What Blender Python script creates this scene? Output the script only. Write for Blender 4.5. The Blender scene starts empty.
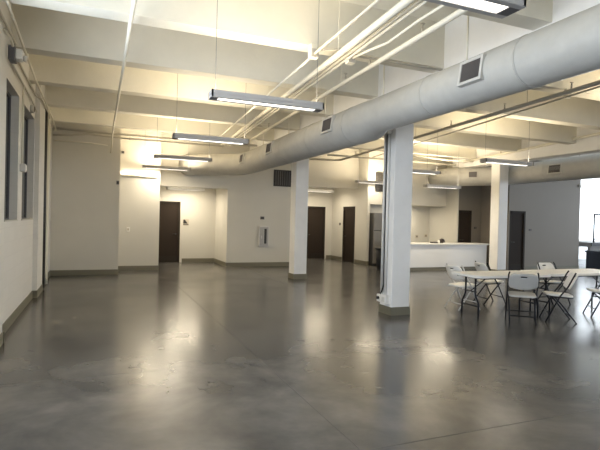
import bpy, bmesh, math, random
from mathutils import Vector, Matrix
random.seed(7)
S = bpy.context.scene
C = S.collection
PI = math.pi

# ---------------------------------------------------------------- materials
def mat(name, col, rough=0.6, metal=0.0, noise=None, bump=None, spec=0.5, emit=None, coat=0.0):
    m = bpy.data.materials.new(name); m.use_nodes = True
    nt = m.node_tree; N = nt.nodes; L = nt.links
    b = N['Principled BSDF']
    b.inputs['Base Color'].default_value = (*col, 1)
    b.inputs['Roughness'].default_value = rough
    b.inputs['Metallic'].default_value = metal
    b.inputs['Specular IOR Level'].default_value = spec
    b.inputs['Coat Weight'].default_value = coat
    if emit:
        b.inputs['Emission Color'].default_value = (*emit[0], 1)
        b.inputs['Emission Strength'].default_value = emit[1]
    if noise or bump:
        tc = N.new('ShaderNodeTexCoord')
    if noise:                                     # (scale, amount, detail)
        n = N.new('ShaderNodeTexNoise'); n.inputs['Scale'].default_value = noise[0]
        n.inputs['Detail'].default_value = noise[2] if len(noise) > 2 else 5
        n.inputs['Roughness'].default_value = 0.6
        L.new(tc.outputs['Object'], n.inputs['Vector'])
        r = N.new('ShaderNodeValToRGB')
        a = noise[1]
        r.color_ramp.elements[0].position = 0.3; r.color_ramp.elements[1].position = 0.7
        r.color_ramp.elements[0].color = (*[c*(1-a) for c in col], 1)
        r.color_ramp.elements[1].color = (*[min(1, c*(1+a)) for c in col], 1)
        L.new(n.outputs['Fac'], r.inputs['Fac']); L.new(r.outputs['Color'], b.inputs['Base Color'])
    if bump:                                      # (scale, strength)
        n2 = N.new('ShaderNodeTexNoise'); n2.inputs['Scale'].default_value = bump[0]; n2.inputs['Detail'].default_value = 4
        L.new(tc.outputs['Object'], n2.inputs['Vector'])
        bp = N.new('ShaderNodeBump'); bp.inputs['Strength'].default_value = bump[1]; bp.inputs['Distance'].default_value = 0.02
        L.new(n2.outputs['Fac'], bp.inputs['Height']); L.new(bp.outputs['Normal'], b.inputs['Normal'])
    return m

def block_mat(name, col):
    m = mat(name, col, 0.55)
    nt = m.node_tree; N = nt.nodes; L = nt.links; b = N['Principled BSDF']
    tc = N.new('ShaderNodeTexCoord'); mp = N.new('ShaderNodeMapping')
    mp.inputs['Rotation'].default_value = (PI/2, 0, PI/2)
    sp = N.new('ShaderNodeSeparateXYZ'); cb = N.new('ShaderNodeCombineXYZ')
    L.new(tc.outputs['Object'], sp.inputs[0]); L.new(sp.outputs['Y'], cb.inputs['X']); L.new(sp.outputs['Z'], cb.inputs['Y'])
    br = N.new('ShaderNodeTexBrick'); br.inputs['Scale'].default_value = 1.0
    br.inputs['Brick Width'].default_value = 0.4; br.inputs['Row Height'].default_value = 0.2; br.inputs['Mortar Size'].default_value = 0.008
    br.inputs['Color1'].default_value = (*col, 1); br.inputs['Color2'].default_value = (*[c*.965 for c in col], 1)
    br.inputs['Mortar'].default_value = (*[c*.95 for c in col], 1)
    L.new(cb.outputs[0], br.inputs['Vector']); L.new(br.outputs['Color'], b.inputs['Base Color'])
    bp = N.new('ShaderNodeBump'); bp.inputs['Strength'].default_value = 0.15; bp.inputs['Distance'].default_value = 0.01; bp.invert = True
    L.new(br.outputs['Fac'], bp.inputs['Height']); L.new(bp.outputs['Normal'], b.inputs['Normal'])
    return m

def concrete_floor():
    m = bpy.data.materials.new('polished_concrete'); m.use_nodes = True
    nt = m.node_tree; N = nt.nodes; L = nt.links; b = N['Principled BSDF']
    tc = N.new('ShaderNodeTexCoord')
    def noise(scale, detail, rough=0.6, dist=0.0):
        n = N.new('ShaderNodeTexNoise'); n.inputs['Scale'].default_value = scale; n.inputs['Detail'].default_value = detail
        n.inputs['Roughness'].default_value = rough; n.inputs['Distortion'].default_value = dist
        L.new(tc.outputs['Object'], n.inputs['Vector']); return n
    n1 = noise(0.85, 6, 0.62, 0.35)
    r1 = N.new('ShaderNodeValToRGB'); e = r1.color_ramp.elements
    e[0].position = 0.30; e[0].color = (0.044, 0.045, 0.047, 1)
    e[1].position = 0.72; e[1].color = (0.165, 0.155, 0.142, 1)
    k = e.new(0.5); k.color = (0.094, 0.091, 0.087, 1)
    L.new(n1.outputs['Fac'], r1.inputs['Fac'])
    n2 = noise(3.0, 3, 0.5)
    r2 = N.new('ShaderNodeValToRGB'); r2.color_ramp.elements[0].position = 0.32; r2.color_ramp.elements[1].position = 0.68
    r2.color_ramp.elements[0].color = (0.84, 0.84, 0.84, 1); r2.color_ramp.elements[1].color = (1.07, 1.06, 1.05, 1)
    L.new(n2.outputs['Fac'], r2.inputs['Fac'])
    mx = N.new('ShaderNodeMix'); mx.data_type = 'RGBA'; mx.blend_type = 'MULTIPLY'; mx.inputs['Factor'].default_value = 1
    L.new(r1.outputs['Color'], mx.inputs['A']); L.new(r2.outputs['Color'], mx.inputs['B'])
    L.new(mx.outputs['Result'], b.inputs['Base Color'])
    n3 = noise(1.0, 3, 0.5)
    mr = N.new('ShaderNodeMapRange'); mr.inputs['From Min'].default_value = 0.3; mr.inputs['From Max'].default_value = 0.7
    mr.inputs['To Min'].default_value = 0.18; mr.inputs['To Max'].default_value = 0.23
    L.new(n3.outputs['Fac'], mr.inputs['Value']); L.new(mr.outputs['Result'], b.inputs['Roughness'])
    b.inputs['Specular IOR Level'].default_value = 0.38
    return m

def emis(name, col, st):
    m = bpy.data.materials.new(name); m.use_nodes = True
    N = m.node_tree.nodes; L = m.node_tree.links
    N.remove(N['Principled BSDF'])
    e = N.new('ShaderNodeEmission'); e.inputs['Color'].default_value = (*col, 1); e.inputs['Strength'].default_value = st
    L.new(e.outputs[0], N['Material Output'].inputs['Surface']); return m

M = dict(
    wall=mat('warm_white_wall_paint', (0.59, 0.57, 0.515), 0.6, noise=(0.8, 0.03), bump=(60, 0.04)),
    dimwall=mat('dim_toned_wall_paint', (0.20, 0.174, 0.142), 0.6, noise=(0.8, 0.03), bump=(60, 0.04)),  # darker base colour stands in for dimness the lighting does not give
    bright=mat('bright_white_wall_paint', (0.80, 0.80, 0.79), 0.6, noise=(0.8, 0.02)),
    block=block_mat('white_painted_block', (0.74, 0.72, 0.68)),
    ceil=mat('cream_painted_concrete', (0.74, 0.715, 0.63), 0.7, noise=(1.5, 0.05), bump=(25, 0.08)),
    column=mat('white_painted_column', (0.83, 0.825, 0.815), 0.6, noise=(3, 0.03), bump=(30, 0.12)),
    base=mat('olive_grey_baseboard', (0.16, 0.148, 0.105), 0.5),
    floor=concrete_floor(),
    joint=mat('dark_joint_filler', (0.05, 0.048, 0.045), 0.6),
    door=mat('dark_brown_door', (0.030, 0.022, 0.017), 0.65, spec=0.12),
    doorframe=mat('dark_door_frame', (0.032, 0.026, 0.021), 0.6, spec=0.12),
    chrome=mat('brushed_steel', (0.55, 0.54, 0.52), 0.3, 1.0),
    duct=mat('pale_grey_duct', (0.52, 0.512, 0.48), 0.5, noise=(6, 0.05), bump=(9, 0.12)),
    grille=mat('grey_grille_frame', (0.60, 0.59, 0.56), 0.5),
    slat=mat('grille_blades', (0.13, 0.12, 0.12), 0.5),
    pipe=mat('cream_painted_pipe', (0.74, 0.71, 0.61), 0.45),
    greypipe=mat('grey_painted_pipe', (0.50, 0.47, 0.41), 0.5),
    blackpipe=mat('black_pipe', (0.03, 0.03, 0.03), 0.45),
    house=mat('silver_grey_light_housing', (0.46, 0.45, 0.45), 0.45, 0.0),
    cap=mat('dark_end_louver', (0.10, 0.10, 0.11), 0.4),
    lens=emis('lit_lens', (1.0, 0.93, 0.80), 2.2),
    up=emis('lit_top_slot', (1.0, 0.82, 0.54), 2.0),
    glass=mat('dark_window_glass', (0.03, 0.033, 0.035), 0.15),
    plastic=mat('white_moulded_plastic', (0.88, 0.87, 0.84), 0.42, bump=(120, 0.03)),
    greyplastic=mat('light_grey_moulded_plastic', (0.55, 0.545, 0.53), 0.45, bump=(120, 0.03)),
    black=mat('black_steel_tube', (0.012, 0.013, 0.017), 0.45, spec=0.2),
    whitetube=mat('pale_grey_steel_tube', (0.62, 0.61, 0.59), 0.35),
    counter=mat('white_counter_panel', (0.80, 0.80, 0.80), 0.45),
    slab=mat('off_white_countertop', (0.80, 0.78, 0.72), 0.35),
    fridge=mat('dark_grey_appliance', (0.05, 0.048, 0.045), 0.4),
    fridgefront=mat('grey_appliance_front', (0.17, 0.16, 0.145), 0.35, 0.3),
    bin=mat('black_plastic', (0.016, 0.017, 0.02), 0.5),
    navy=mat('dark_navy_panel', (0.02, 0.028, 0.045), 0.5),
    white=mat('white_plastic_box', (0.78, 0.77, 0.74), 0.4),
    cream=mat('beige_plate', (0.5, 0.45, 0.36), 0.5),
    sign=mat('dark_sign', (0.03, 0.028, 0.026), 0.5),
    brown=mat('dark_brown_leather', (0.03, 0.02, 0.016), 0.5),
    cabinet=mat('pale_cabinet_metal', (0.60, 0.58, 0.55), 0.4, 0.1),
    cabdoor=mat('cabinet_door_grey', (0.40, 0.385, 0.37), 0.4, 0.1),
    concrete=mat('grey_concrete', (0.33, 0.32, 0.31), 0.8, noise=(3, 0.1)),
)

# ---------------------------------------------------------------- mesh helpers
def nb(): return bmesh.new()
def add_box(bm, a, b, bev=0.0, mtx=None):
    x0, y0, z0 = a; x1, y1, z1 = b
    r = bmesh.ops.create_cube(bm, size=1.0)
    vs = r['verts']
    bmesh.ops.scale(bm, vec=(x1-x0, y1-y0, z1-z0), verts=vs)
    bmesh.ops.translate(bm, vec=((x0+x1)/2, (y0+y1)/2, (z0+z1)/2), verts=vs)
    if bev > 0:
        es = list({e for v in vs for e in v.link_edges})
        rb = bmesh.ops.bevel(bm, geom=es, offset=bev, segments=2, affect='EDGES', profile=0.5)
        vs = list({v for f in rb['faces'] for v in f.verts} | {v for v in vs if v.is_valid})
    if mtx is not None:
        bmesh.ops.transform(bm, matrix=mtx, verts=[v for v in vs if v.is_valid])
    return bm
def add_tube(bm, pts, r, seg=10, cap=True):
    """tube along a polyline; r is a number or one radius per point"""
    P = [Vector(p) for p in pts]; n = len(P)
    rs = r if isinstance(r, (list, tuple)) else [r]*n
    rings = []; up = None
    for i in range(n):
        if i == 0: t = P[1]-P[0]
        elif i == n-1: t = P[-1]-P[-2]
        else: t = (P[i]-P[i-1]).normalized()+(P[i+1]-P[i]).normalized()
        t.normalize()
        if up is None:
            up = Vector((0, 0, 1)) if abs(t.z) < 0.9 else Vector((1, 0, 0))
        u = (up - t*up.dot(t)).normalized(); v = t.cross(u); up = u
        k = 1.0
        if 0 < i < n-1:
            c = (P[i]-P[i-1]).normalized().dot(t); k = 1/max(0.6, c)
        rings.append([bm.verts.new(P[i]+(u*math.cos(a)+v*math.sin(a))*rs[i]) for a in [2*PI*j/seg for j in range(seg)]])
    for i in range(n-1):
        for j in range(seg):
            f = bm.faces.new((rings[i][j], rings[i][(j+1) % seg], rings[i+1][(j+1) % seg], rings[i+1][j])); f.smooth = True
    if cap:
        bm.faces.new(list(reversed(rings[0]))); bm.faces.new(rings[-1])
    return bm
def add_poly_prism(bm, outline, z0, z1):
    lo = [bm.verts.new((x, y, z0)) for x, y in outline]; hi = [bm.verts.new((x, y, z1)) for x, y in outline]
    n = len(outline)
    bm.faces.new(list(reversed(lo))); bm.faces.new(hi)
    for i in range(n):
        bm.faces.new((lo[i], lo[(i+1) % n], hi[(i+1) % n], hi[i]))
    return bm
def rrect(x0, y0, x1, y1, r, k=5):
    out = []
    for cx, cy, a0 in ((x1-r, y1-r, 0), (x0+r, y1-r, PI/2), (x0+r, y0+r, PI), (x1-r, y0+r, 1.5*PI)):
        for i in range(k+1):
            a = a0+PI/2*i/k; out.append((cx+r*math.cos(a), cy+r*math.sin(a)))
    return out
def obj(name, bm, m, parent=None):
    bmesh.ops.recalc_face_normals(bm, faces=bm.faces)
    me = bpy.data.meshes.new(name); bm.to_mesh(me); bm.free()
    me.materials.append(m)
    o = bpy.data.objects.new(name, me); C.objects.link(o)
    if parent is not None: o.parent = parent
    return o
def tag(o, label, cat, group=None, kind=None):
    o['label'] = label; o['category'] = cat
    if group: o['group'] = group
    if kind: o['kind'] = kind
    return o
def thing(name, label, cat, loc=(0, 0, 0), rz=0.0, group=None):
    o = bpy.data.objects.new(name, None); C.objects.link(o)
    o.empty_display_size = 0.1
    o.location = loc; o.rotation_euler = (0, 0, rz)
    return tag(o, label, cat, group)
def box(name, a, b, m, parent=None, bev=0.0):
    return obj(name, add_box(nb(), a, b, bev), m, parent)
def struct(name, bm, m, label=None, cat=None):
    o = obj(name, bm, m); o['kind'] = 'structure'
    if label: o['label'] = label; o['category'] = cat
    return o
def sbox(name, a, b, m, label=None, cat=None, bev=0.0):
    return struct(name, add_box(nb(), a, b, bev), m, label, cat)
def tube(name, pts, r, m, parent=None, seg=10):
    return obj(name, add_tube(nb(), pts, r, seg), m, parent)
def dup(root, loc, rz, label=None, group=None):
    r = root.copy(); C.objects.link(r); r.location = loc; r.rotation_euler = (0, 0, rz)
    if label: r['label'] = label
    if group: r['group'] = group
    for ch in list(root.children):
        c = ch.copy(); C.objects.link(c); c.parent = r
        for g in ch.children:
            d = g.copy(); C.objects.link(d); d.parent = c
    return r

# ---------------------------------------------------------------- room shell
ZT = 4.5                      # underside of deck
XL, XR, YB = -1.13, 24.0, -6.0
sbox('floor', (-1.6, YB-0.3, -0.2), (XR+0.3, 19.2, 0.0), M['floor'], 'polished grey concrete floor of the whole hall', 'floor')
sbox('ceiling', (-1.6, YB-0.3, ZT), (XR+0.3, 19.2, ZT+0.2), M['ceil'], 'cream painted ceiling deck between the beams', 'ceiling')

# control joints cut in the slab
jn = nb()
add_box(jn, (1.727, -4, 0.0), (1.731, 12.2, 0.0012))
struct('floor_joint_line', jn, M['joint'], 'thin dark joint line running away along the floor', 'joint')
for k, y in enumerate((5.24, 2.96)):
    j2 = nb(); add_box(j2, (-1.0 if k == 0 else 1.8, y, 0.0), (4.6 if k == 0 else 9.0, y+0.004, 0.0012))
    struct('floor_joint_line', j2, M['joint'], ['thin dark joint line crossing the left half of the floor', 'thin dark joint line crossing the floor nearest the camera'][k], 'joint')
j3 = nb(); add_box(j3, (4.36, 10.6, 0.0), (4.375, 15.6, 0.0012)); struct('floor_joint_line', j3, M['joint'], 'dark joint line beside the second white column', 'joint')

# left wall with two recessed dark windows (openings cut as separate masonry runs)
wl = nb()
W = [(7.32, 8.45), (8.90, 10.38)]; Z0, Z1 = 1.48, 3.35
LW = [(-3.6, -1.8), (-0.4, 1.0), (3.1, 4.2), (4.6, 5.7)]
add_box(wl, (-1.55, YB, 0), (XL, W[0][0], Z0)); add_box(wl, (-1.55, YB, Z1), (XL, W[0][0], ZT))
pl = YB
for q0, q1 in LW + [(W[0][0], W[0][0])]:
    add_box(wl, (-1.55, pl, Z0), (XL, q0, Z1)); pl = q1
add_box(wl, (-1.55, W[0][0], 0), (XL, W[0][1], Z0)); add_box(wl, (-1.55, W[0][0], Z1), (XL, W[0][1], ZT))
add_box(wl, (-1.55, W[0][1], 0), (XL, W[1][0], ZT))
add_box(wl, (-1.55, W[1][0], 0), (XL, W[1][1], Z0)); add_box(wl, (-1.55, W[1][0], Z1), (XL, W[1][1], ZT))
add_box(wl, (-1.55, W[1][1], 0), (XL, 14.1, ZT))
add_box(wl, (-1.55, 6.0, 0), (-1.06, 6.9, ZT)); add_box(wl, (-1.55, 10.45, 0), (-1.05, 11.4, ZT))
struct('wall_left', wl, M['block'], 'white painted block wall with two tall narrow windows', 'wall')
for i, (a, b) in enumerate(W):
    wn = sbox('window_%d' % (i+1), (-1.275, a, Z0), (-1.255, b, Z1), M['glass'], ['dark narrow window nearer the camera in the left wall', 'dark narrow window beside the far pilaster of the left wall'][i], 'window')
    f = nb()
    add_box(f, (-1.255, a, Z0), (-1.235, a+0.04, Z1)); add_box(f, (-1.255, b-0.04, Z0), (-1.235, b, Z1))
    add_box(f, (-1.255, a, Z1-0.04), (-1.235, b, Z1)); add_box(f, (-1.255, a, Z0), (-1.235, b, Z0+0.04))
    add_box(f, (-1.255, (a+b)/2-0.015, Z0), (-1.24, (a+b)/2+0.015, Z1))
    obj('window_frame', f, M['cap'], wn)
    box('window_sill', (-1.255, a, Z0-0.0), (XL+0.012, b, Z0+0.018), M['wall'], wn)
bl = nb()
H = 0.14
for x, y0, y1 in ((XL, YB, 6.0), (-1.06, 6.0, 6.9), (XL, 6.9, 10.45), (-1.05, 10.45, 11.4), (XL, 11.4, 14.1)):
    add_box(bl, (x-0.002, y0, 0), (x+0.014, y1, H))
for y in (6.0-0.014, 6.9, 10.45-0.014, 11.4):
    add_box(bl, (XL, y, 0), (-1.05+0.014, y+0.014, H))
struct('baseboard_left', bl, M['base'], 'olive grey baseboard along the block wall', 'baseboard')

# far walls, from left to right
def wall(name, a, b, label, bev=0.0, m='wall'):
    return sbox(name, a, b, M[m], label, 'wall')
def base(name, segs, label):
    b = nb()
    for a, c in segs: add_box(b, a, c)
    return struct(name, b, M['base'], label, 'baseboard')
T = 0.014
wall('wall_far_left', (-1.55, 14.1, 0), (0.52, 15.2, ZT), 'dim white wall at the far end of the block wall')
base('baseboard_far_left', [((XL, 14.1-T, 0), (0.52+T, 14.1+0.002, H)), ((0.518, 14.1, 0), (0.52+T, 15.05, H))], 'olive grey baseboard under the dim far left wall')
wb = nb(); add_box(wb, (0.50, 15.05, 0), (1.68, 17.5, ZT))
struct('wall_far_light', wb, M['wall'], 'warm lit white wall left of the niche', 'wall')
base('baseboard_far_light', [((0.52, 15.05-T, 0), (1.68+T, 15.052, H)), ((1.678, 15.05, 0), (1.68+T, 17.5, H))], 'olive grey baseboard left of the niche door')
nw = nb()
add_box(nw, (1.60, 17.5, 0), (1.76, 17.7, ZT)); add_box(nw, (1.76, 17.5, 2.13), (2.66, 17.7, ZT)); add_box(nw, (2.66, 17.5, 0), (4.1, 17.7, ZT))
add_box(nw, (1.76, 17.68, 0), (2.66, 17.7, 2.13))
struct('wall_niche_back', nw, M['wall'], 'warm back wall of the niche with the dark door', 'wall')
base('baseboard_niche', [((2.74, 17.5-T, 0), (3.88, 17.502, H)), ((3.9-T, 15.72, 0), (3.902, 17.5, H))], 'olive grey baseboard inside the niche')
sbox('ceiling_niche', (1.68, 15.8, 2.64), (3.9, 17.5, 2.74), M['bright'], 'low white ceiling of the niche', 'ceiling')
sbox('wall_niche_header', (1.68, 15.72, 2.55), (3.9, 15.8, ZT), M['wall'], 'white wall above the niche opening', 'wall')
wc = nb(); add_box(wc, (3.9, 15.72, 0), (6.5, 18.7, ZT))
struct('wall_far_middle', wc, M['wall'], 'white wall holding the extinguisher cabinet and dark vent', 'wall')
base('baseboard_far_middle', [((3.9-T, 15.72-T, 0), (6.5+T, 15.722, H)), ((6.498, 15.72, 0), (6.5+T, 18.6, H))], 'olive grey baseboard under the extinguisher cabinet')
rh = nb()
add_box(rh, (6.4, 18.6, 0), (7.88, 18.75, ZT)); add_box(rh, (7.88, 18.6, 2.17), (8.80, 18.75, ZT)); add_box(rh, (8.80, 18.6, 0), (9.3, 18.75, ZT)); add_box(rh, (7.88, 18.73, 0), (8.80, 18.75, 2.17))
struct('wall_hallway_back', rh, M['wall'], 'warm back wall of the short hallway', 'wall')
base('baseboard_hallway_back', [((8.88, 18.6-T, 0), (9.12, 18.602, H)), ((6.5, 18.6-T, 0), (7.8, 18.602, H))], 'olive grey baseboard at the hallway back')
sbox('ceiling_hallway', (6.5, 16.5, 2.95), (9.12, 18.6, 3.05), M['bright'], 'low white ceiling of the short hallway', 'ceiling')
sbox('wall_hallway_header', (6.5, 16.4, 2.84), (9.12, 16.5, ZT), M['wall'], 'white wall above the hallway opening', 'wall')
rs = nb()
add_box(rs, (9.12, 15.67, 0), (9.22, 16.62, ZT)); add_box(rs, (9.12, 16.62, 2.15), (9.22, 17.56, ZT)); add_box(rs, (9.12, 17.56, 0), (9.22, 18.6, ZT)); add_box(rs, (9.205, 16.62, 0), (9.22, 17.56, 2.15))
struct('wall_hallway_right', rs, M['wall'], 'warm right wall of the hallway with a dark door', 'wall')
base('baseboard_hallway_right', [((9.12-T, 15.67-T, 0), (9.122, 16.55, H)), ((9.12-T, 17.63, 0), (9.122, 18.6, H)), ((9.12-T, 15.67-T, 0), (9.22, 15.672, H))], 'olive grey baseboard right of the hallway door')
sbox('wall_kitchen_back', (9.22, 16.1, 0), (12.2, 16.25, ZT), M['wall'], 'tan lit back wall behind the counter', 'wall')
wso = nb(); add_box(wso, (9.22, 15.67, 2.24), (10.3, 16.1, ZT)); add_box(wso, (10.3, 15.1, 2.24), (12.2, 16.1, ZT))
struct('wall_kitchen_soffit', wso, M['wall'], 'pale soffit above the counter area', 'wall')
sbox('wall_counter_side', (12.2, 14.45, 0), (12.25, 16.25, ZT), M['wall'], 'tan side wall at the right of the counter area', 'wall')
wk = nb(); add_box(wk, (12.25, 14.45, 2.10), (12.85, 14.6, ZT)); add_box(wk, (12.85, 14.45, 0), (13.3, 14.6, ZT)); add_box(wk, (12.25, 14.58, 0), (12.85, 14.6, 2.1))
struct('wall_kitchen_side', wk, M['dimwall'], 'grey shaded wall with the dark door behind the counter end', 'wall')
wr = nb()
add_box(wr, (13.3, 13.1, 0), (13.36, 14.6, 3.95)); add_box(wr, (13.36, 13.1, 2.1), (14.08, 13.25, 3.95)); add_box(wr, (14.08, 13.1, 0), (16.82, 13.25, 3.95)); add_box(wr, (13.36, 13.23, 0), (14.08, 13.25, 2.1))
struct('wall_far_right', wr, M['dimwall'], 'grey beige wall right of the far column with a dark door', 'wall')
base('baseboard_far_right', [((14.12, 13.1-T, 0), (16.82+T, 13.102, H)), ((16.818, 13.1, 0), (16.82+T, 13.25, H))], 'olive grey baseboard under the grey beige wall')
sbox('wall_stair_back', (13.3, 17.0, 0), (XR, 17.2, ZT), M['bright'], 'bright daylit white wall behind the railing', 'wall')
sbox('wall_stair_side', (13.2, 14.6, 0), (13.3, 17.2, ZT), M['bright'], 'white side wall behind the grey beige wall', 'wall')
# rear wall (behind the camera) and right wall with daylight windows
rw = nb(); ow = [(1.5, 4.0), (5.0, 7.5), (8.5, 11.0), (12.0, 14.5), (15.5, 18.0), (19.0, 21.5)]
WZ0, WZ1 = 0.9, 3.6
add_box(rw, (-1.55, YB-0.2, 0), (XR, YB, WZ0)); add_box(rw, (-1.55, YB-0.2, WZ1), (XR, YB, ZT))
px = -1.55
for a, b in ow + [(XR, XR)]:
    add_box(rw, (px, YB-0.2, WZ0), (a, YB, WZ1)); px = b
struct('wall_rear', rw, M['wall'], 'white wall with tall windows behind the viewer', 'wall')
rr = nb(); orr = [(-3.0, 0.0), (2.0, 5.0), (7.0, 10.0), (11.0, 13.4), (14.0, 16.6)]
RZ0, RZ1 = 1.0, 3.7
add_box(rr, (XR, YB-0.2, 0), (XR+0.2, 17.2, RZ0)); add_box(rr, (XR, YB-0.2, RZ1), (XR+0.2, 17.2, ZT))
py = YB-0.2
for a, b in orr + [(17.2, 17.2)]:
    add_box(rr, (XR, py, RZ0), (XR+0.2, a, RZ1)); py = b
struct('wall_right', rr, M['wall'], 'white wall with tall daylight windows far to the right', 'wall')

# ceiling beams (cross) and the two girders on the column lines
YS = [-5.25, -3.40, -1.55, 0.30, 2.15, 3.99, 5.83, 7.64, 9.45, 11.32, 13.26]
for i, y in enumerate(YS):
    sbox('ceiling_beam', (XL, y, 3.85), (XR, y+0.26, ZT), M['ceil'])
for i, (x0, x1, zb, y1) in enumerate(((4.60, 5.09, 3.70, 15.72), (11.92, 12.40, 3.60, 14.45))):
    sbox('ceiling_beam', (x0, YB, zb), (x1, y1, ZT), M['column'])

# columns with painted bases
CW = 0.37
def column(x, y, ztop, label):
    c = sbox('column', (x, y, 0), (x+CW, y+CW, ztop), M['column'], label, 'column', 0.012)
    b = nb(); e = 0.012
    add_box(b, (x-e, y-e, 0), (x+CW+e, y, H)); add_box(b, (x-e, y+CW, 0), (x+CW+e, y+CW+e, H))
    add_box(b, (x-e, y, 0), (x, y+CW, H)); add_box(b, (x+CW, y, 0), (x+CW+e, y+CW, H))
    obj('column_base', b, M['base'], c)
    return c
column(4.66, 7.13, 3.70, 'nearest square white column, carrying the grey conduits')
column(4.88, 12.2, 3.70, 'square white column in front of the wall with the dark vent')
column(11.96, 12.2, 3.60, 'square white column beyond the folding table')
column(11.96, 2.06, 3.60, 'square white column right of the folding tables')

# ---------------------------------------------------------------- doors
def door_y(n, x0, x1, y, ztop, label, hx=None):
    """door in a wall that faces -Y, set a little into its opening"""
    d = sbox('door_%d' % n, (x0+0.05, y+0.03, 0.005), (x1-0.05, y+0.075, ztop-0.05), M['door'], label, 'door')
    f = nb()
    add_box(f, (x0-0.02, y-0.012, 0), (x0+0.05, y+0.09, ztop)); add_box(f, (x1-0.05, y-0.012, 0), (x1+0.02, y+0.09, ztop)); add_box(f, (x0-0.02, y-0.012, ztop-0.05), (x1+0.02, y+0.09, ztop+0.02))
    obj('door_frame', f, M['doorframe'], d)
    h = nb(); s = 1 if hx > (x0+x1)/2 else -1
    add_tube(h, [(hx, y+0.032, 1.0), (hx, y-0.025, 1.0), (hx-s*0.11, y-0.03, 1.0)], 0.011)
    add_tube(h, [(hx, y+0.031, 1.0), (hx, y+0.02, 1.0)], 0.03)
    obj('door_handle', h, M['chrome'] if False else M['sign'], d)
    k = nb(); add_box(k, (x0+0.06, y+0.022, 0.01), (x1-0.06, y+0.03, 0.22)); obj('kick_plate', k, M['doorframe'], d)
    return d
door_y(1, 1.78, 2.64, 17.5, 2.11, 'dark brown door inside the niche at the far left', 2.52)
door_y(2, 7.90, 8.78, 18.6, 2.15, 'dark brown door on the hallway back wall beside the second column', 8.0)
door_y(4, 12.27, 12.83, 14.45, 2.08, 'dark door behind the right end of the counter', 12.36)
door_y(5, 13.38, 14.06, 13.1, 2.08, 'dark door just right of the far column', 13.46)
d3 = sbox('door_3', (9.15, 16.69, 0.005), (9.195, 17.49, 2.08), M['door'], 'dark brown door on the right side wall of the hallway', 'door')
f = nb(); add_box(f, (9.108, 16.60, 0), (9.20, 16.69, 2.13)); add_box(f, (9.108, 17.49, 0), (9.20, 17.58, 2.13)); add_box(f, (9.108, 16.60, 2.08), (9.20, 17.58, 2.17))
obj('door_frame', f, M['doorframe'], d3)
h = nb(); add_tube(h, [(9.152, 17.36, 1.0), (9.10, 17.36, 1.0), (9.095, 17.25, 1.0)], 0.011); obj('door_handle', h, M['sign'], d3)

# ---------------------------------------------------------------- ducts
def spiral_duct(name, pts, rads, label, seams, seg=32):
    t = thing(name, label, 'duct', (pts[0][0], pts[0][1], pts[0][2]))
    o = Vector(pts[0])
    sh = [Vector(p)-o for p in pts]
    obj('duct_shell', add_tube(nb(), sh, rads, seg), M['duct'], t)
    for y, r in seams:
        c = Vector((pts[0][0], y, 0)); z = None
        for i in range(len(pts)-1):
            if pts[i][1] <= y <= pts[i+1][1] or i == 0: z = pts[i][2]
        b = nb(); add_tube(b, [Vector((pts[0][0], y-0.012, z))-o, Vector((pts[0][0], y+0.012, z))-o], r+0.004, seg)
        obj('seam_band', b, M['duct'], t)
    return t, o
def duct_grille(t, o, x, y0, y1, z0, z1, lean):
    """supply register on the side of the round duct, frame + blades"""
    R = Matrix.Translation(Vector((x, (y0+y1)/2, (z0+z1)/2))-o) @ Matrix.Rotation(lean, 4, 'Y')
    w, h = (y1-y0)/2, (z1-z0)/2
    f = nb(); e = 0.035
    add_box(f, (-0.015, -w-e, -h-e), (0.10, -w, h+e), 0.004, R); add_box(f, (-0.015, w, -h-e), (0.10, w+e, h+e), 0.004, R)
    add_box(f, (-0.015, -w, h), (0.10, w, h+e), 0.004, R); add_box(f, (-0.015, -w, -h-e), (0.10, w, -h), 0.004, R)
    fr = obj('grille_frame', f, M['grille'], t)
    s = nb(); n = 16
    for i in range(n):
        yy = -w+(i+0.5)*2*w/n
        add_box(s, (-0.008, yy-0.004, -h), (0.03, yy+0.004, h), 0, R)
    add_box(s, (0.028, -w, -h), (0.04, w, h), 0, R)
    obj('grille_blades', s, M['slat'], fr)
dx, dz = 4.07, 3.28
dpts = [(dx, -5.6, dz), (dx, 0, dz), (dx, 6.7, dz), (dx, 6.98, 3.235), (dx, 13.8, 3.235), (4.0, 14.3, 3.235), (3.78, 14.68, 3.235), (3.4, 14.95, 3.235), (3.0, 15.14, 3.235), (2.72, 15.38, 3.235), (2.6, 15.72, 3.235)]
drad = [0.27, 0.27, 0.27, 0.325, 0.325, 0.325, 0.325, 0.325, 0.325, 0.325, 0.325]
duct1, o1 = spiral_duct('supply_duct', dpts, drad, 'long round pale duct running over the left and nearest columns', [(y, 0.27) for y in (0.6, 2.1, 3.75, 5.3)] + [(y, 0.325) for y in (7.4, 9.0, 10.5, 12.0, 13.2)])
for y0, y1, x, lean in ((4.20, 4.50, 3.80, 0.02), (7.76, 8.12, 3.745, 0.0), (11.0, 11.34, 3.745, 0.0), (13.45, 13.75, 3.745, 0)):
    duct_grille(duct1, o1, x, y0, y1, 3.20, 3.41, lean+0.12)
for y in (0.7, 2.7, 4.73, 6.6, 8.7, 10.7, 12.6):
    tube('hanger_rod', [Vector((dx, y, (3.55 if y < 6.8 else 3.555)))-o1, Vector((dx, y, ZT))-o1], 0.012, M['pipe'], duct1, 8)
d2 = [(12.76, -3.0, 3.28), (12.76, 6, 3.28), (12.76, 12.5, 3.28), (12.68, 13.0, 3.28), (12.4, 13.5, 3.28), (12.02, 13.92, 3.28), (11.75, 14.4, 3.28), (11.62, 15.1, 3.28)]
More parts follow.
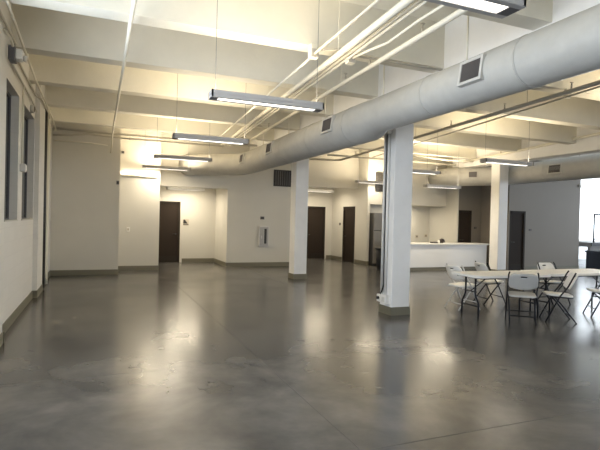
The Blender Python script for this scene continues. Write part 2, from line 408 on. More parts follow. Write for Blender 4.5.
duct2, o2 = spiral_duct('supply_duct', d2, 0.33, 'round pale duct above the grey beige wall at far right', [(y, 0.33) for y in (5.0, 7.0, 9.0, 11.0)])
duct_grille(duct2, o2, 12.43, 10.35, 10.75, 3.18, 3.40, 0.1)
for y in (4.0, 6.0, 8.0, 10.0):
    tube('hanger_rod', [Vector((12.76, y, 3.605))-o2, Vector((12.76, y, ZT))-o2], 0.012, M['pipe'], duct2, 8)
# small register on the elbow end of the second duct
g = nb(); RR = Matrix.Translation(Vector((11.98, 13.46, 3.32))-o2) @ Matrix.Rotation(math.radians(48), 4, 'Z')
add_box(g, (-0.02, -0.13, -0.09), (0.10, 0.13, 0.09), 0.004, RR); obj('elbow_register', g, M['slat'], duct2)

# ---------------------------------------------------------------- pendant lights
WARM, WARM2 = (1.0, 0.83, 0.58), (1.0, 0.87, 0.66)
UPW, DN = 19.0, 3.5
def lamp(parent, loc, rx, sx, sy, power, col):
    if power <= 0: return
    l = bpy.data.lights.new('tube_lamp', 'AREA'); l.shape = 'RECTANGLE'; l.size = sx; l.size_y = sy; l.energy = power; l.color = col
    o = bpy.data.objects.new('tube_lamp', l); C.objects.link(o); o.parent = parent; o.location = loc; o.rotation_euler = (rx, 0, 0)
def make_light(label, loc, L=1.36, rods=True, ztop=ZT, down=DN, upw=UPW, hm='house'):
    t = thing('pendant_light', label, 'light', loc, 0, 'linear pendant lights')
    w, h = 0.10, 0.085
    s = nb()
    add_box(s, (-L/2, -w, 0.004), (L/2, -w+0.012, h)); add_box(s, (-L/2, w-0.012, 0.004), (L/2, w, h))
    add_box(s, (-L/2, -w, 0.004), (-L/2+0.02, w, h)); add_box(s, (L/2-0.02, -w, 0.004), (L/2, w, h))
    add_box(s, (-L/2, -w, 0.0), (L/2, -w+0.045, 0.006)); add_box(s, (-L/2, w-0.045, 0.0), (L/2, w, 0.006))
    add_box(s, (-L/2, -w, h*0.45), (L/2, w, h*0.5))
    obj('housing', s, M[hm], t)
    box('end_louver', (-L/2, -w+0.045, 0.0), (-L/2+0.09, w-0.045, 0.006), M['cap'], t); box('end_louver', (L/2-0.09, -w+0.045, 0.0), (L/2, w-0.045, 0.006), M['cap'], t)
    box('lens', (-L/2+0.09, -w+0.045, 0.006), (L/2-0.09, w-0.045, 0.012), M['lens'], t)
    box('uplight_strip', (-L/2+0.03, -0.085, h*0.5), (L/2-0.03, 0.085, h+0.0), M['up'], t)
    lamp(t, (0, 0, h+0.004), PI, L-0.08, 0.17, upw, WARM); lamp(t, (0, 0, -0.002), 0, L-0.2, 0.10, down, WARM2)
    if rods:
        for x in (-L/2+0.06, L/2-0.06):
            tube('suspension_rod', [(x, 0, h*0.5), (x, 0, ztop-loc[2])], 0.003, M['cap'], t, 6)
    return t
ZL = 2.97
make_light('lit pendant light at the very top of the photo, cut by the frame', (1.78, 2.43, ZL), upw=9)
make_light('largest whole lit pendant light, hanging left of the long duct', (1.86, 5.62, ZL), 1.40, upw=13)
make_light('lit pendant light second behind the largest, over the floor middle', (1.86, 8.80, ZL))
make_light('lit pendant light third in the left row, below the pipe ends', (1.87, 12.0, ZL))
make_light('pendant light closest to the warm lit wall in the left row', (1.82, 14.68, ZL), down=20, upw=28)
make_light('lit pendant light above the folding tables, beyond the nearest column', (8.52, 8.48, ZL), 1.40)
make_light('pendant light showing just right of the nearest column, below the pipes', (8.15, 11.3, ZL))
make_light('pendant light in front of the hallway, showing left of the nearest column', (9.12, 15.35, ZL), 1.34, down=8, upw=26)
make_light('low pendant light hanging in front of the counter soffit', (10.26, 12.9, 2.74), down=22, upw=30)
make_light('pendant light over the near right of the hall', (8.5, 5.3, ZL), 1.40)
make_light('pendant light inside the niche over its door', (2.72, 16.8, 2.50), 1.25, True, 2.64, 18, 6, 'white')
make_light('pendant light inside the short hallway', (7.9, 17.4, 2.70), 1.3, True, 2.95, 18, 8, 'white')
# slim wall light under the glow left of the niche
wlg = thing('wall_strip_light', 'slim pale strip light on the warm wall left of the niche', 'light', (1.0, 15.05, 2.74))
box('housing', (-0.42, -0.07, 0), (0.60, -0.001, 0.045), M['pipe'], wlg, 0.006)
box('uplight_strip', (-0.40, -0.06, 0.045), (0.58, -0.012, 0.049), M['up'], wlg)
lamp(wlg, (0.09, -0.036, 0.052), PI, 0.98, 0.045, 3.5, WARM)
box('end_cap', (-0.43, -0.072, -0.002), (-0.42, 0.0, 0.047), M['grille'], wlg)

# ---------------------------------------------------------------- pipes and conduits
def pipe(label, pts, r, m='pipe', cat='pipe', name='ceiling_pipe', hang=(), clamps=(), heads=()):
    o = Vector(pts[0]); t = thing(name, label, cat, pts[0])
    obj('pipe_run', add_tube(nb(), [Vector(p)-o for p in pts], r, 10), M[m], t)
    for p in hang:
        tube('hanger_rod', [Vector(p)-o, Vector((p[0], p[1], 3.85 if any(y <= p[1] <= y+0.26 for y in YS) else ZT))-o], 0.006, M[m], t, 6)
    for p, q in clamps:
        b = nb(); d = (Vector(q)-Vector(p)).normalized()*0.02; c = Vector(p)-o
        add_tube(b, [c-d, c+d], r*1.5, 10); obj('pipe_clamp', b, M[m], t)
    for p in heads:
        b = nb(); c = Vector(p)-o
        add_tube(b, [c+Vector((0, 0, r*.6)), c+Vector((0, 0, r+0.05))], 0.016, 8)
        add_tube(b, [c+Vector((0, 0, r+0.05)), c+Vector((0, 0, r+0.09))], [0.012, 0.012], 8)
        add_tube(b, [c+Vector((0, 0, r+0.09)), c+Vector((0, 0, r+0.097))], 0.028, 8)
        obj('sprinkler_head', b, M['greypipe'], t)
    return t
def lerp(a, b, t): return tuple(a[i]+(b[i]-a[i])*t for i in range(3))
def run(ax, ay, bx, by, z, y0, y1):
    """a straight line through two plan points, cut at y0 and y1"""
    k = (bx-ax)/(by-ay); return (ax+k*(y0-ay), y0, z), (ax+k*(y1-ay), y1, z)
z = 3.72
a, b = run(0.29, 5.11, 0.30, 13.4, z, -3.0, 13.7)
pipe('thin cream conduit running alone along the ceiling toward the dim wall', [a, lerp(a, b, .985), (b[0], 13.85, 3.62), (b[0], 14.02, 3.45), (b[0]-.02, 14.05, 3.25)], 0.022, hang=[lerp(a, b, q) for q in (.12, .34, .56, .78)])
a, b = run(2.44, 4.09, 2.53, 6.29, z, -3.0, 5.74)
pipe('thin cream conduit ending at the junction box above the largest pendant light', [a, b], 0.017)
a, b = run(2.51, 5.6, 2.83, 11.34, z, 5.86, 13.4)
pipe('thin cream conduit leaving the junction box toward the far wall', [a, b], 0.017, clamps=[(lerp(a, b, .55), b)])
a, b = run(2.70, 4.01, 3.33, 14.5, z, -3.0, 14.3)
pipe('thickest cream pipe of the bundle left of the long duct', [a, b], 0.042, hang=[lerp(a, b, q) for q in (.1, .3, .5, .7, .9)])
a, b = run(2.79, 3.93, 3.02, 6.63, z+0.01, -3.0, 14.0)
a = (2.62, -3.0, z); b = (3.44, 14.0, z)
pipe('thin cream conduit hugging the thickest pipe on its right', [run(2.79, 3.93, 3.43, 14.0, z, -3, 14)[0], run(2.79, 3.93, 3.43, 14.0, z, -3, 14)[1]], 0.018)
pipe('second thin cream conduit right of the thickest pipe', [run(2.86, 3.95, 3.50, 14.0, z, -3, 14)[0], run(2.86, 3.95, 3.50, 14.0, z, -3, 14)[1]], 0.018)
pipe('thin cream conduit bending into the junction boxes from the right', [(2.95, -3, z), (3.07, 4.30, z), (3.13, 5.0, z), (3.06, 5.35, z), (3.02, 5.66, z)], 0.017)
a, b = run(3.31, 3.92, 3.62, 10.0, z, -3.0, 12.9)
pipe('cream sprinkler pipe beside the left side of the long duct', [a, b], 0.034, heads=[lerp(a, b, q) for q in (.12, .30, .48, .56, .61, .75, .88)], hang=[lerp(a, b, q) for q in (.2, .4, .62, .84)])
t = pipe('thin conduit crossing under the beam above the largest pendant light', [(2.53, 5.79, 3.80), (2.75, 5.74, 3.80), (2.88, 5.66, 3.82), (3.03, 5.74, 3.80), (3.2, 5.80, 3.80), (4.55, 5.80, 3.81)], 0.015, 'greypipe')
jb = thing('junction_box', 'small cream junction box on the beam left of the pipe bundle', 'junction box', (2.51, 5.78, 3.70))
box('box_body', (-0.055, -0.05, -0.03), (0.055, 0.05, 0.148), M['pipe'], jb, 0.006); box('cover_plate', (-0.05, -0.054, -0.025), (0.05, -0.05, 0.08), M['greypipe'], jb)
jb = thing('junction_box', 'small cream junction box among the pipe bundle', 'junction box', (3.03, 5.76, 3.70))
box('box_body', (-0.05, -0.05, -0.03), (0.05, 0.05, 0.148), M['pipe'], jb, 0.006); box('cover_plate', (-0.045, -0.054, -0.025), (0.045, -0.05, 0.08), M['greypipe'], jb)
# right hand pipes
a, b = run(6.75, 5.0, 7.75, 15.0, z, -3.0, 15.9)
pipe('grey sprinkler pipe right of the long duct, passing behind the nearest column', [a, lerp(a, b, .965), (7.55, 15.35, z-.02), (5.6, 15.45, z-.04)], 0.036, 'greypipe', heads=[lerp(a, b, q) for q in (.33, .45, .53, .62, .74, .9)], hang=[lerp(a, b, q) for q in (.3, .5, .7)])
a, b = run(6.92, 5.5, 7.78, 11.1, z-0.03, 5.75, 13.86)
pipe('thin grey conduit below the grey sprinkler pipe', [run(6.92, 5.5, 7.78, 11.1, z-0.03, -3, 6)[0], a, b], 0.016, 'greypipe', clamps=[(lerp(a, b, .35), b)])
jb = thing('junction_box', 'small junction box on the beam at the right above the tables', 'junction box', (7.05, 5.78, 3.72))
box('box_body', (-0.055, -0.03, -0.03), (0.055, 0.03, 0.128), M['pipe'], jb, 0.006); box('cover_plate', (-0.05, -0.034, -0.025), (0.05, -0.03, 0.08), M['greypipe'], jb)
pipe('cream pipe sloping along the girder above the far column', [(11.78, -3, 4.15), (11.78, 8.6, 3.99), (11.78, 13.7, 3.76)], 0.04, heads=[(11.78, 9.5, 3.95), (11.78, 12.0, 3.84)])
pipe('thin cream conduit across the beams toward the second duct elbow', [(9.0, 13.2, 3.78), (10.6, 13.2, 3.70), (11.3, 13.2, 3.72), (11.7, 13.15, 3.72)], 0.03)
pipe('cream pipe along the ceiling in front of the hallway header', [(6.6, 13.9, 3.66), (9.0, 13.9, 3.66), (11.6, 13.9, 3.66)], 0.03)
# pipes across the top of the dim wall
pipe('upper grey pipe across the top of the dim far wall', [(-1.1, 13.93, 3.78), (0.4, 13.93, 3.76), (4.3, 13.93, 3.76)], 0.03, 'greypipe')
pipe('lower grey pipe across the top of the dim far wall', [(-1.1, 13.90, 3.60), (-0.7, 13.90, 3.62), (-0.3, 13.9, 3.69), (0.6, 13.90, 3.66), (3.3, 13.9, 3.66)], 0.024, 'greypipe', clamps=[((0.75, 13.9, 3.66), (3.3, 13.9, 3.66))])
pipe('short pale conduit low along the top of the dim far wall', [(-1.08, 14.05, 3.48), (-0.2, 14.05, 3.48), (0.2, 14.05, 3.45)], 0.016, 'pipe')
# left wall services
pipe('long thin conduit along the top of the block wall', [(-0.90, -2, 3.81), (-0.92, 5.9, 3.81), (-0.96, 7.4, 3.81), (-1.0, 9.2, 3.81), (-1.02, 12.7, 3.81), (-1.02, 13.8, 3.7)], 0.016, 'pipe')
pipe('second thin conduit on the block wall running above the windows', [(-1.03, -2, 3.78), (-1.03, 7.3, 3.78), (-1.10, 7.4, 3.78), (-1.10, 10.2, 3.76), (-1.02, 10.35, 3.74), (-1.02, 11.6, 3.74), (-1.09, 13.9, 3.70)], 0.016, 'greypipe')
pipe('third thin conduit directly above the window heads', [(-1.10, 7.3, 3.58), (-1.10, 9.6, 3.56), (-1.10, 10.4, 3.50)], 0.014, 'greypipe')
pipe('vertical conduit on the pier between the two windows', [(-1.105, 8.68, 3.58), (-1.105, 8.68, 2.34)], 0.016, 'pipe', name='wall_conduit')
jb = thing('junction_box', 'grey electrical box low on the pier between the two windows', 'junction box', (-1.13, 8.70, 2.24))
box('box_body', (0.0, -0.09, 0), (0.075, 0.09, 0.12), M['grille'], jb, 0.008); box('cover_plate', (0.075, -0.06, 0.02), (0.08, 0.06, 0.10), M['white'], jb); tube('side_stub', [(0.035, 0.09, 0.06), (0.035, 0.2, 0.06)], 0.018, M['grille'], jb)
pipe('dark vertical pipe in the corner beyond the far pilaster', [(-1.07, 11.62, 3.9), (-1.07, 11.62, 0.02)], 0.05, 'blackpipe', name='drain_pipe')
pipe('pale vertical pipe beside the dark corner pipe', [(-1.06, 12.3, 3.9), (-1.06, 12.3, 0.5), (-1.06, 12.3, 0.02)], 0.035, 'pipe', name='drain_pipe')
el = thing('emergency_light', 'white emergency light box bracketed high on the block wall', 'light', (-1.05, 6.98, 3.47))
tube('bracket_arm', [(0.0, -0.4, 0.25), (0.04, -0.2, 0.22), (0.06, 0.0, 0.1)], 0.015, M['pipe'], el)
box('back_box', (0.0, -0.10, 0.0), (0.07, 0.12, 0.17), M['cap'], el, 0.006)
box('lamp_body', (0.07, -0.06, 0.02), (0.15, 0.10, 0.15), M['white'], el, 0.012)
tube('lamp_head', [(0.15, 0.02, 0.06), (0.19, 0.02, 0.05)], [0.035, 0.045], M['grille'], el, 12)
ob = thing('conduit_fitting', 'round dark conduit fitting above the second window head', 'junction box', (-1.13, 9.75, 3.42))
tube('fitting_body', [(0.0, 0, 0), (0.06, 0, 0)], 0.07, M['grille'], ob, 16); tube('dark_cover', [(0.06, 0, 0), (0.065, 0, 0)], 0.05, M['brown'], ob, 16)

# conduits and boxes on the nearest column (its left face, X = 4.66)
cx = 4.66
cc = thing('column_conduit', 'white conduit pair with box at its foot on the nearest column', 'conduit', (cx, 7.3, 0.2))
for dy, r, mm in ((0.10, 0.022, 'white'), (-0.02, 0.024, 'white')):
    tube('conduit', [(-0.03, dy, 0.12), (-0.03, dy, 3.1)], r, M[mm], cc)
tube('black_cable', [(-0.022, 0.045, 3.1), (-0.022, 0.045, 0.32), (-0.03, 0.07, 0.22), (-0.05, 0.11, 0.12)], 0.014, M['black'], cc)
box('outlet_box', (-0.075, -0.10, -0.02), (0.0, 0.04, 0.14), M['white'], cc, 0.008)
box('switch_box', (-0.085, 0.06, 0.0), (0.0, 0.17, 0.13), M['white'], cc, 0.008)
box('outlet_face', (-0.082, -0.07, 0.02), (-0.075, 0.01, 0.10), M['grille'], cc)
tube('plug', [(-0.085, 0.10, 0.07), (-0.12, 0.10, 0.07)], 0.026, M['black'], cc)
box('top_box', (-0.08, -0.07, 2.92), (0.0, 0.13, 3.10), M['grille'], cc, 0.006)
box('dark_top_plate', (-0.09, -0.10, 3.10), (0.0, 0.15, 3.16), M['black'], cc, 0.004)

# ---------------------------------------------------------------- wall items
ec = thing('extinguisher_cabinet', 'pale fire extinguisher cabinet with a dark window strip', 'cabinet', (5.16, 15.72, 0.67))
box('cabinet_box', (-0.18, -0.05, 0.0), (0.18, -0.001, 0.69), M['cabinet'], ec, 0.006)
dr = box('cabinet_door', (-0.145, -0.064, 0.035), (0.145, -0.05, 0.655), M['cabdoor'], ec, 0.004)
box('window_strip', (0.0, -0.069, 0.10), (0.085, -0.063, 0.60), M['sign'], dr)
box('window_rim', (-0.012, -0.067, 0.085), (0.0, -0.062, 0.615), M['cabinet'], dr); box('handle', (-0.10, -0.075, 0.27), (-0.075, -0.063, 0.37), M['cabinet'], dr)
es = thing('wall_sign', 'small dark plaque above the extinguisher cabinet', 'sign', (5.10, 15.72, 1.58))
box('plate', (-0.07, -0.012, 0), (0.07, 0.0, 0.10), M['slat'], es, 0.003); box('face', (-0.045, -0.015, 0.03), (0.045, -0.012, 0.07), M['sign'], es)
vg = thing('vent_grille', 'large dark square vent high on the wall beside the second column', 'vent', (5.87, 15.72, 2.72))
fr = nb(); add_box(fr, (-0.40, -0.03, 0), (-0.36, 0, 0.56)); add_box(fr, (0.36, -0.03, 0), (0.40, 0, 0.56)); add_box(fr, (-0.36, -0.03, 0), (0.36, 0, 0.04)); add_box(fr, (-0.36, -0.03, 0.52), (0.36, 0, 0.56))
obj('frame', fr, M['sign'], vg)
box('backing', (-0.36, -0.008, 0.04), (0.36, -0.001, 0.52), M['sign'], vg)
bl2 = nb()
for i in range(9):
    x = -0.36+(i+0.5)*0.08; add_box(bl2, (x-0.008, -0.026, 0.04), (x+0.008, -0.008, 0.52))
obj('blades', bl2, M['slat'], vg)
vg2 = thing('vent_grille', 'dark upright vent on the soffit left of the nearest column', 'vent', (9.72, 15.67, 2.72))
fr = nb(); add_box(fr, (-0.30, -0.03, 0), (-0.26, 0, 0.70)); add_box(fr, (0.26, -0.03, 0), (0.30, 0, 0.70)); add_box(fr, (-0.26, -0.03, 0), (0.26, 0, 0.04)); add_box(fr, (-0.26, -0.03, 0.66), (0.26, 0, 0.70))
obj('frame', fr, M['sign'], vg2); box('backing', (-0.26, -0.008, 0.04), (0.26, -0.001, 0.66), M['sign'], vg2)
bl2 = nb()
for i in range(10): add_box(bl2, (-0.26, -0.026, 0.05+i*0.062), (0.26, -0.008, 0.060+i*0.062))
obj('blades', bl2, M['sign'], vg2)
def plate(name, label, cat, loc, w, h, m, face, ax='y', d=0.012):
    t = thing(name, label, cat, loc)
    if ax == 'y':
        box('plate', (-w/2, -d, -h/2), (w/2, 0, h/2), M[m], t, 0.003); box('face', (-w/4, -d-0.005, -h/4), (w/4, -d, h/4), M[face], t)
    else:
        box('plate', (-d, -w/2, -h/2), (0, w/2, h/2), M[m], t, 0.003); box('face', (-d-0.005, -w/4, -h/4), (-d, w/4, h/4), M[face], t)
    return t
plate('light_switch', 'small pale switch plate on the warm wall left of the niche', 'switch', (0.81, 15.05, 1.2), 0.09, 0.13, 'white', 'cream')
plate('corner_sensor', 'tiny dark sensor at the top corner of the warm wall', 'sensor', (0.62, 15.05, 3.42), 0.08, 0.07, 'slat', 'sign', d=0.05)
plate('corner_sensor', 'small dark sensor on the edge of the dim wall', 'sensor', (0.47, 14.1, 2.48), 0.07, 0.10, 'slat', 'sign', d=0.03)
ns = thing('wall_sign', 'small dark and cream sign right of the niche door', 'sign', (2.86, 17.5, 1.30))
box('plate', (-0.10, -0.008, 0), (0.10, 0.0, 0.22), M['cream'], ns)
b = nb(); vs = [b.verts.new(p) for p in ((-0.09, -0.009, 0.20), (-0.09, -0.009, 0.07), (0.06, -0.009, 0.07), (0.04, -0.009, 0.10), (-0.04, -0.009, 0.21))]; b.faces.new(vs)
r = bmesh.ops.extrude_face_region(b, geom=b.faces[:]); bmesh.ops.translate(b, vec=(0, -0.004, 0), verts=[v for v in r['geom'] if isinstance(v, bmesh.types.BMVert)])
obj('dark_emblem', b, M['sign'], ns); box('lower_strip', (-0.09, -0.012, 0.015), (0.09, -0.008, 0.05), M['slat'], ns)
plate('wall_sign', 'small dark sign beside the door on the hallway side wall', 'sign', (9.12, 17.85, 1.47), 0.13, 0.10, 'sign', 'slat', 'x')
plate('wall_sign', 'small dark sign right of the door behind the counter', 'sign', (13.04, 14.45, 1.46), 0.11, 0.07, 'sign', 'slat')
plate('wall_sign', 'small dark sign right of the door past the far column', 'sign', (14.32, 13.1, 1.44), 0.12, 0.06, 'sign', 'slat')
plate('wall_outlet', 'beige outlet plate on the left of the tan kitchen wall', 'outlet', (11.62, 16.1, 1.06), 0.12, 0.12, 'cream', 'slat')
plate('wall_outlet', 'beige outlet plate on the right of the tan kitchen wall', 'outlet', (12.05, 16.1, 1.09), 0.12, 0.12, 'cream', 'slat')
plate('wall_sensor', 'small pale fitting at the top of the grey beige wall end', 'sensor', (16.76, 13.1, 3.13), 0.12, 0.10, 'grille', 'cream', d=0.06)

# ---------------------------------------------------------------- counter and what is near it
ct = thing('service_counter', 'long white service counter with an off white top', 'counter', (11.0, 13.6, 0))
box('front_panel', (-1.9, 0.04, 0.10), (1.86, 0.10, 0.86), M['counter'], ct)
box('end_panel', (1.80, 0.10, 0.0), (1.86, 0.62, 0.86), M['counter'], ct)
box('end_panel', (-1.9, 0.10, 0.0), (-1.84, 0.62, 0.86), M['counter'], ct)
box('kick_base', (-1.88, 0.05, 0.0), (1.84, 0.09, 0.10), M['base'], ct)
box('countertop', (-1.95, -0.02, 0.86), (1.93, 0.66, 0.915), M['slab'], ct, 0.008)
bg = thing('handbag', 'small dark bag lying on the counter', 'bag', (11.02, 13.82, 0.915))
b = nb(); bmesh.ops.create_uvsphere(b, u_segments=16, v_segments=10, radius=0.5)
bmesh.ops.scale(b, vec=(0.22, 0.16, 0.17), verts=b.verts); bmesh.ops.translate(b, vec=(0, 0, 0.075), verts=b.verts)
for v in b.verts: v.co.z = max(v.co.z, 0.0)
for fc in b.faces: fc.smooth = True
obj('bag_body', b, M['brown'], bg); tube('bag_strap', [(0.07, 0, 0.12), (0.13, 0.02, 0.08), (0.16, 0.03, 0.02)], 0.012, M['brown'], bg)
sp = thing('spray_bottle', 'small white container beside the dark bag', 'container', (10.87, 13.80, 0.915))
tube('container_body', [(0, 0, 0), (0, 0, 0.09)], [0.045, 0.04], M['white'], sp, 14); tube('container_lid', [(0, 0, 0.09), (0, 0, 0.10)], 0.03, M['white'], sp, 14)
sp.name = 'plastic_container'
tr = thing('tool_case', 'flat dark brown case lying on the counter left of the container', 'case', (10.70, 13.82, 0.915))
box('case_body', (-0.12, -0.07, 0), (0.11, 0.07, 0.045), M['brown'], tr, 0.008); tube('case_handle', [(-0.03, -0.07, 0.02), (-0.03, -0.09, 0.02), (0.03, -0.09, 0.02), (0.03, -0.07, 0.02)], 0.006, M['brown'], tr)
dl = thing('added_soffit_light', 'added round light under the soffit to brighten the wall behind the counter', 'light', (10.75, 15.62, 2.205))  # made-up light, mostly hidden by the column, added to brighten the kitchen back wall
b = nb(); add_tube(b, [(0, 0, 0), (0, 0, 0.035)], [0.11, 0.12], 24, False); obj('trim_ring', b, M['white'], dl)
b = nb(); add_tube(b, [(0, 0, 0.02), (0, 0, 0.03)], 0.10, 24); obj('diffuser', b, M['lens'], dl)
lamp(dl, (0, 0, 0.0), 0, 0.16, 0.16, 14, WARM2)
rf = thing('refrigerator', 'tall dark refrigerator left of the counter, behind the nearest column', 'refrigerator', (9.62, 15.75, 0))
box('fridge_body', (-0.37, -0.28, 0.03), (0.37, 0.32, 1.92), M['fridge'], rf, 0.008)
u = box('upper_door', (-0.37, -0.35, 1.28), (0.37, -0.285, 1.92), M['fridgefront'], rf, 0.008); l = box('lower_door', (-0.37, -0.35, 0.08), (0.37, -0.285, 1.26), M['fridgefront'], rf, 0.008)
tube('handle', [(0.30, -0.35, 1.32), (0.30, -0.39, 1.34), (0.30, -0.39, 1.6), (0.30, -0.35, 1.62)], 0.011, M['chrome'], u); tube('handle', [(0.30, -0.35, 0.8), (0.30, -0.39, 0.82), (0.30, -0.39, 1.2), (0.30, -0.35, 1.22)], 0.011, M['chrome'], l)
box('base_plinth', (-0.35, -0.25, 0), (0.35, 0.30, 0.03), M['bin'], rf)
tb = thing('trash_can', 'black trash can in front of the refrigerator', 'bin', (8.72, 13.9, 0))
b = nb(); add_tube(b, [(0, 0, 0), (0, 0, 0.70)], [0.20, 0.26], 20); obj('can_body', b, M['bin'], tb)
b = nb(); add_tube(b, [(0, 0, 0.70), (0, 0, 0.74)], [0.275, 0.275], 20); obj('rim', b, M['bin'], tb)

# platform with railing beyond the grey beige wall
pf = thing('platform', 'grey raised platform at the far right behind the dark box', 'platform', (19.0, 13.6, 0))
box('platform_slab', (-1.0, -0.1, 0.80), (3.2, 3.38, 0.98), M['concrete'], pf)
box('dark_edge', (-1.0, -0.14, 0.84), (3.2, -0.1, 0.98), M['bin'], pf)
box('platform_wall', (-0.9, 0.0, 0.0), (3.2, 0.12, 0.80), M['concrete'], pf)
rl = thing('guard_railing', 'black metal guard railing standing on the platform', 'railing', (18.35, 13.65, 0.98))
for x in (0.0, 1.2, 2.4):
    tube('post', [(x, 0, 0), (x, 0, 1.10)], 0.032, M['black'], rl)
tube('top_rail', [(-0.03, 0, 1.12), (2.45, 0, 1.12)], 0.034, M['black'], rl)
tube('lower_rail', [(0.0, 0, 0.14), (2.4, 0, 0.14)], 0.022, M['black'], rl)
for i in range(11):
    tube('baluster', [(0.2+0.2*i, 0, 0.14), (0.2+0.2*i, 0, 1.10)], 0.008, M['black'], rl, 6)
nbx = thing('storage_bin', 'dark navy storage box below the black railing', 'box', (17.9, 13.0, 0))
box('bin_body', (-0.42, -0.3, 0.0), (0.75, 0.3, 0.62), M['navy'], nbx, 0.01); box('lid', (-0.45, -0.33, 0.62), (0.78, 0.33, 0.69), M['navy'], nbx, 0.012)

# ---------------------------------------------------------------- folding tables and chairs
def make_table(label, loc, rz, L, Wd=0.76):
    t = thing('folding_table', label, 'table', loc, rz, 'white folding tables')
    b = nb(); add_poly_prism(b, rrect(-L/2, -Wd/2, L/2, Wd/2, 0.07), 0.70, 0.74)
    bmesh.ops.bevel(b, geom=[e for e in b.edges if abs(e.verts[0].co.z-e.verts[1].co.z) < 1e-6], offset=0.008, segments=2, affect='EDGES')
    obj('tabletop', b, M['plastic'], t)
    fr = nb(); add_box(fr, (-L/2+0.1, -Wd/2+0.07, 0.675), (L/2-0.1, -Wd/2+0.09, 0.70)); add_box(fr, (-L/2+0.1, Wd/2-0.09, 0.675), (L/2-0.1, Wd/2-0.07, 0.70))
    obj('side_rail', fr, M['black'], t)
    for s in (-1, 1):
        x = s*(L/2-0.15)
        for w in (-1, 1):
            tube('leg', [(x, w*0.125, 0.695), (x, w*0.125, 0.42), (x, w*0.14, 0.36), (x, w*0.205, 0.26), (x, w*0.215, 0.20), (x, w*0.215, 0.0)], 0.0165, M['black'], t)
        tube('cross_bar', [(x, -0.215, 0.20), (x, 0.215, 0.20)], 0.013, M['black'], t, 8)
        tube('top_bar', [(x, -0.29, 0.685), (x, 0.29, 0.685)], 0.014, M['black'], t, 8)
        tube('folding_brace', [(x, 0.0, 0.44), (x-s*0.38, 0.0, 0.685)], 0.010, M['black'], t, 8)
        tube('brace_bar', [(x, -0.15, 0.44), (x, 0.15, 0.44)], 0.010, M['black'], t, 8)
    return t
make_table('left folding table, its rounded end beside the pale legged chair', (6.64, 6.68, 0), math.radians(-2.5), 1.60)
make_table('right folding table, cut by the right edge of the photo', (8.46, 6.70, 0), math.radians(-0.5), 1.96)

def back_panel(w, h):
    """rounded, gently curved back with a hand slot; local x across, z up, y back"""
    b = nb(); nx, nz = 18, 12; V = {}
    def half(v):
        r = 0.42
        d = max(0.0, (v-(1-r))/r, 0.0) if v > 0.5 else max(0.0, (0.22-v)/0.22)*0.75
        return 1-0.34*(1-math.sqrt(max(0, 1-d*d)))
    for i in range(nx+1):
        for k in range(nz+1):
            u = -1+2*i/nx; v = k/nz
            x = u*w/2*half(v)
            V[i, k] = b.verts.new((x, -0.035*(1-u*u)+0.0, v*h - 0.015*(u*u)*(1 if v > .5 else -1)))
    for i in range(nx):
        for k in range(nz):
            if 7 <= i <= 10 and k == 9: continue
            f = b.faces.new((V[i, k], V[i+1, k], V[i+1, k+1], V[i, k+1])); f.smooth = True
    r = bmesh.ops.extrude_face_region(b, geom=b.faces[:])
    bmesh.ops.translate(b, vec=(0, -0.018, 0), verts=[v for v in r['geom'] if isinstance(v, bmesh.types.BMVert)])
    return b
def make_chair(label, loc, rz, plastic='plastic', tubes='black'):
    """folding chair facing local +Y"""
    t = thing('folding_chair', label, 'chair', loc, rz, 'folding chairs around the tables')
    hw = 0.225
    s = nb(); add_poly_prism(s, rrect(-0.205, -0.20, 0.205, 0.205, 0.06), 0.425, 0.450)
    bmesh.ops.bevel(s, geom=[e for e in s.edges if abs(e.verts[0].co.z-e.verts[1].co.z) < 1e-6], offset=0.008, segments=2, affect='EDGES')
    for v in s.verts: v.co.z += 0.02*(v.co.y+0.2)/0.4 - 0.010*math.exp(-((v.co.x/0.12)**2))*0
    obj('seat', s, M[plastic], t)
    p = back_panel(0.44, 0.30); bk = obj('backrest', p, M[plastic], t)
    bk.matrix_local = Matrix.Translation((0, -0.118, 0.565)) @ Matrix.Rotation(math.atan2(0.42, 0.86), 4, 'X')
    hs = box('hand_slot', (-0.049, -0.046, 0.226), (0.049, -0.040, 0.249), M['black'], bk)
    for sx in (-1, 1):      # long legs: front foot up to the backrest top
        tube('leg', [(sx*hw, 0.225, 0.0), (sx*hw, 0.02, 0.43), (sx*hw, -0.10, 0.60), (sx*(hw-0.002), -0.19, 0.79), (sx*(hw-0.015), -0.215, 0.835)], 0.0125, M[tubes], t)
    for sx in (-1, 1):      # rear legs: rear foot up to under the seat front
        tube('leg', [(sx*0.195, -0.25, 0.0), (sx*0.195, -0.02, 0.30), (sx*0.195, 0.10, 0.43)], 0.0125, M[tubes], t)
    tube('front_stretcher', [(-hw, 0.155, 0.145), (hw, 0.155, 0.145)], 0.009, M[tubes], t, 8)
    tube('rear_stretcher', [(-0.195, -0.165, 0.11), (0.195, -0.165, 0.11)], 0.009, M[tubes], t, 8)
    tube('seat_rail', [(-0.21, -0.185, 0.412), (-0.21, 0.10, 0.425), (0.21, 0.10, 0.425), (0.21, -0.185, 0.412)], 0.011, M[tubes], t, 8)
    return t
def face(dx, dy): return math.atan2(dy, dx)-PI/2
make_chair('white folding chair with pale grey legs at the left table end', (6.40, 7.38, 0), face(1, 0.0), 'plastic', 'whitetube')
make_chair('white folding chair with black legs behind the left table, seen sideways', (7.42, 7.75, 0), face(1, -0.2))
make_chair('grey backed folding chair with its back to the camera and hand slot', (6.55, 6.12, 0), face(0.66, 0.75), 'greyplastic')
make_chair('white folding chair facing the camera behind the table joint', (8.74, 7.36, 0), face(-0.05, -1))
make_chair('folding chair turned sideways in front of the table joint', (7.23, 6.0, 0), face(-0.80, 0.60))
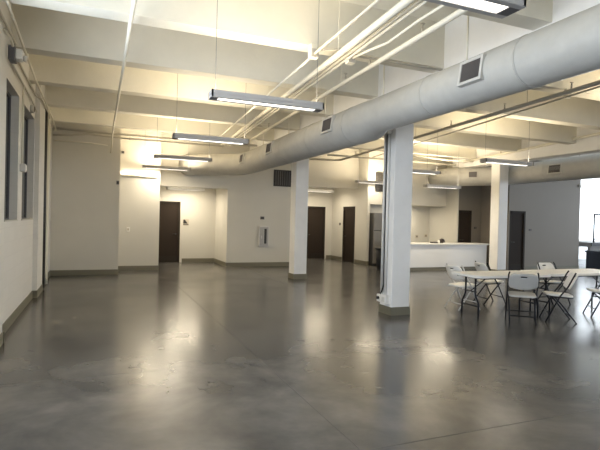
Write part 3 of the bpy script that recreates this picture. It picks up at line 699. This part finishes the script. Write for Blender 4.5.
make_chair('folding chair half cut by the right edge of the photo', (8.42, 6.08, 0), face(-0.80, 0.60))

# ---------------------------------------------------------------- daylight and world
w = bpy.data.worlds.new('World'); S.world = w; w.use_nodes = True
bgn = w.node_tree.nodes['Background']; bgn.inputs['Color'].default_value = (0.75, 0.86, 1.0, 1); bgn.inputs['Strength'].default_value = 1.2
def daylight(name, loc, rot, sx, sy, power, col=(0.80, 0.89, 1.0)):
    l = bpy.data.lights.new(name, 'AREA'); l.shape = 'RECTANGLE'; l.size = sx; l.size_y = sy; l.energy = power; l.color = col
    o = bpy.data.objects.new(name, l); C.objects.link(o); o.location = loc; o.rotation_euler = rot
    return o
DR, DX0, DX1, DL = 7, 130, 260, 42
for a, b in ow:
    daylight('window_daylight', ((a+b)/2, YB-0.1, (WZ0+WZ1)/2), (PI/2, 0, 0), b-a-.05, WZ1-WZ0-.05, DR, (1.0, 0.97, 0.92))
for a, b in orr:
    daylight('window_daylight', (XR+0.1, (a+b)/2, (RZ0+RZ1)/2), (PI/2, 0, PI/2), b-a-.05, RZ1-RZ0-.05, DX1 if a > 13.5 else (20 if a > 10.5 else DX0))
for a, b in LW:
    daylight('window_daylight', (-1.4, (a+b)/2, (Z0+Z1)/2), (PI/2, 0, -PI/2), b-a-.05, Z1-Z0-.05, DL if a > 2 else 25)

# ---------------------------------------------------------------- camera
cam = bpy.data.cameras.new('camera'); co = bpy.data.objects.new('camera', cam); C.objects.link(co)
cam.sensor_fit = 'HORIZONTAL'; cam.sensor_width = 36.0; cam.lens = 490/600*36.0
yaw, pitch, roll = 0.39089, -0.0106, 0.0246
cy, sy, cp, sn = math.cos(yaw), math.sin(yaw), math.cos(pitch), math.sin(pitch)
F = Vector((sy*cp, cy*cp, sn)); R0 = Vector((cy, -sy, 0)); U0 = R0.cross(F)
R = R0*math.cos(roll)+U0*math.sin(roll); U = U0*math.cos(roll)-R0*math.sin(roll)
mw = Matrix(((R.x, U.x, -F.x, 0), (R.y, U.y, -F.y, 0), (R.z, U.z, -F.z, 1.6), (0, 0, 0, 1)))
co.matrix_world = mw
cam.clip_start = 0.05; cam.clip_end = 200
S.camera = co

S.view_settings.view_transform = 'Standard'; S.view_settings.look = 'None'
S.view_settings.gamma = 1.0; S.view_settings.use_curve_mapping = False
S.view_settings.exposure = 1.1
S.cycles.use_denoising = True
S.cycles.max_bounces = 10; S.cycles.diffuse_bounces = 6; S.cycles.glossy_bounces = 4
S.cycles.sample_clamp_indirect = 6.0
S.cycles.use_light_tree = True
S.cycles.caustics_reflective = False; S.cycles.caustics_refractive = False
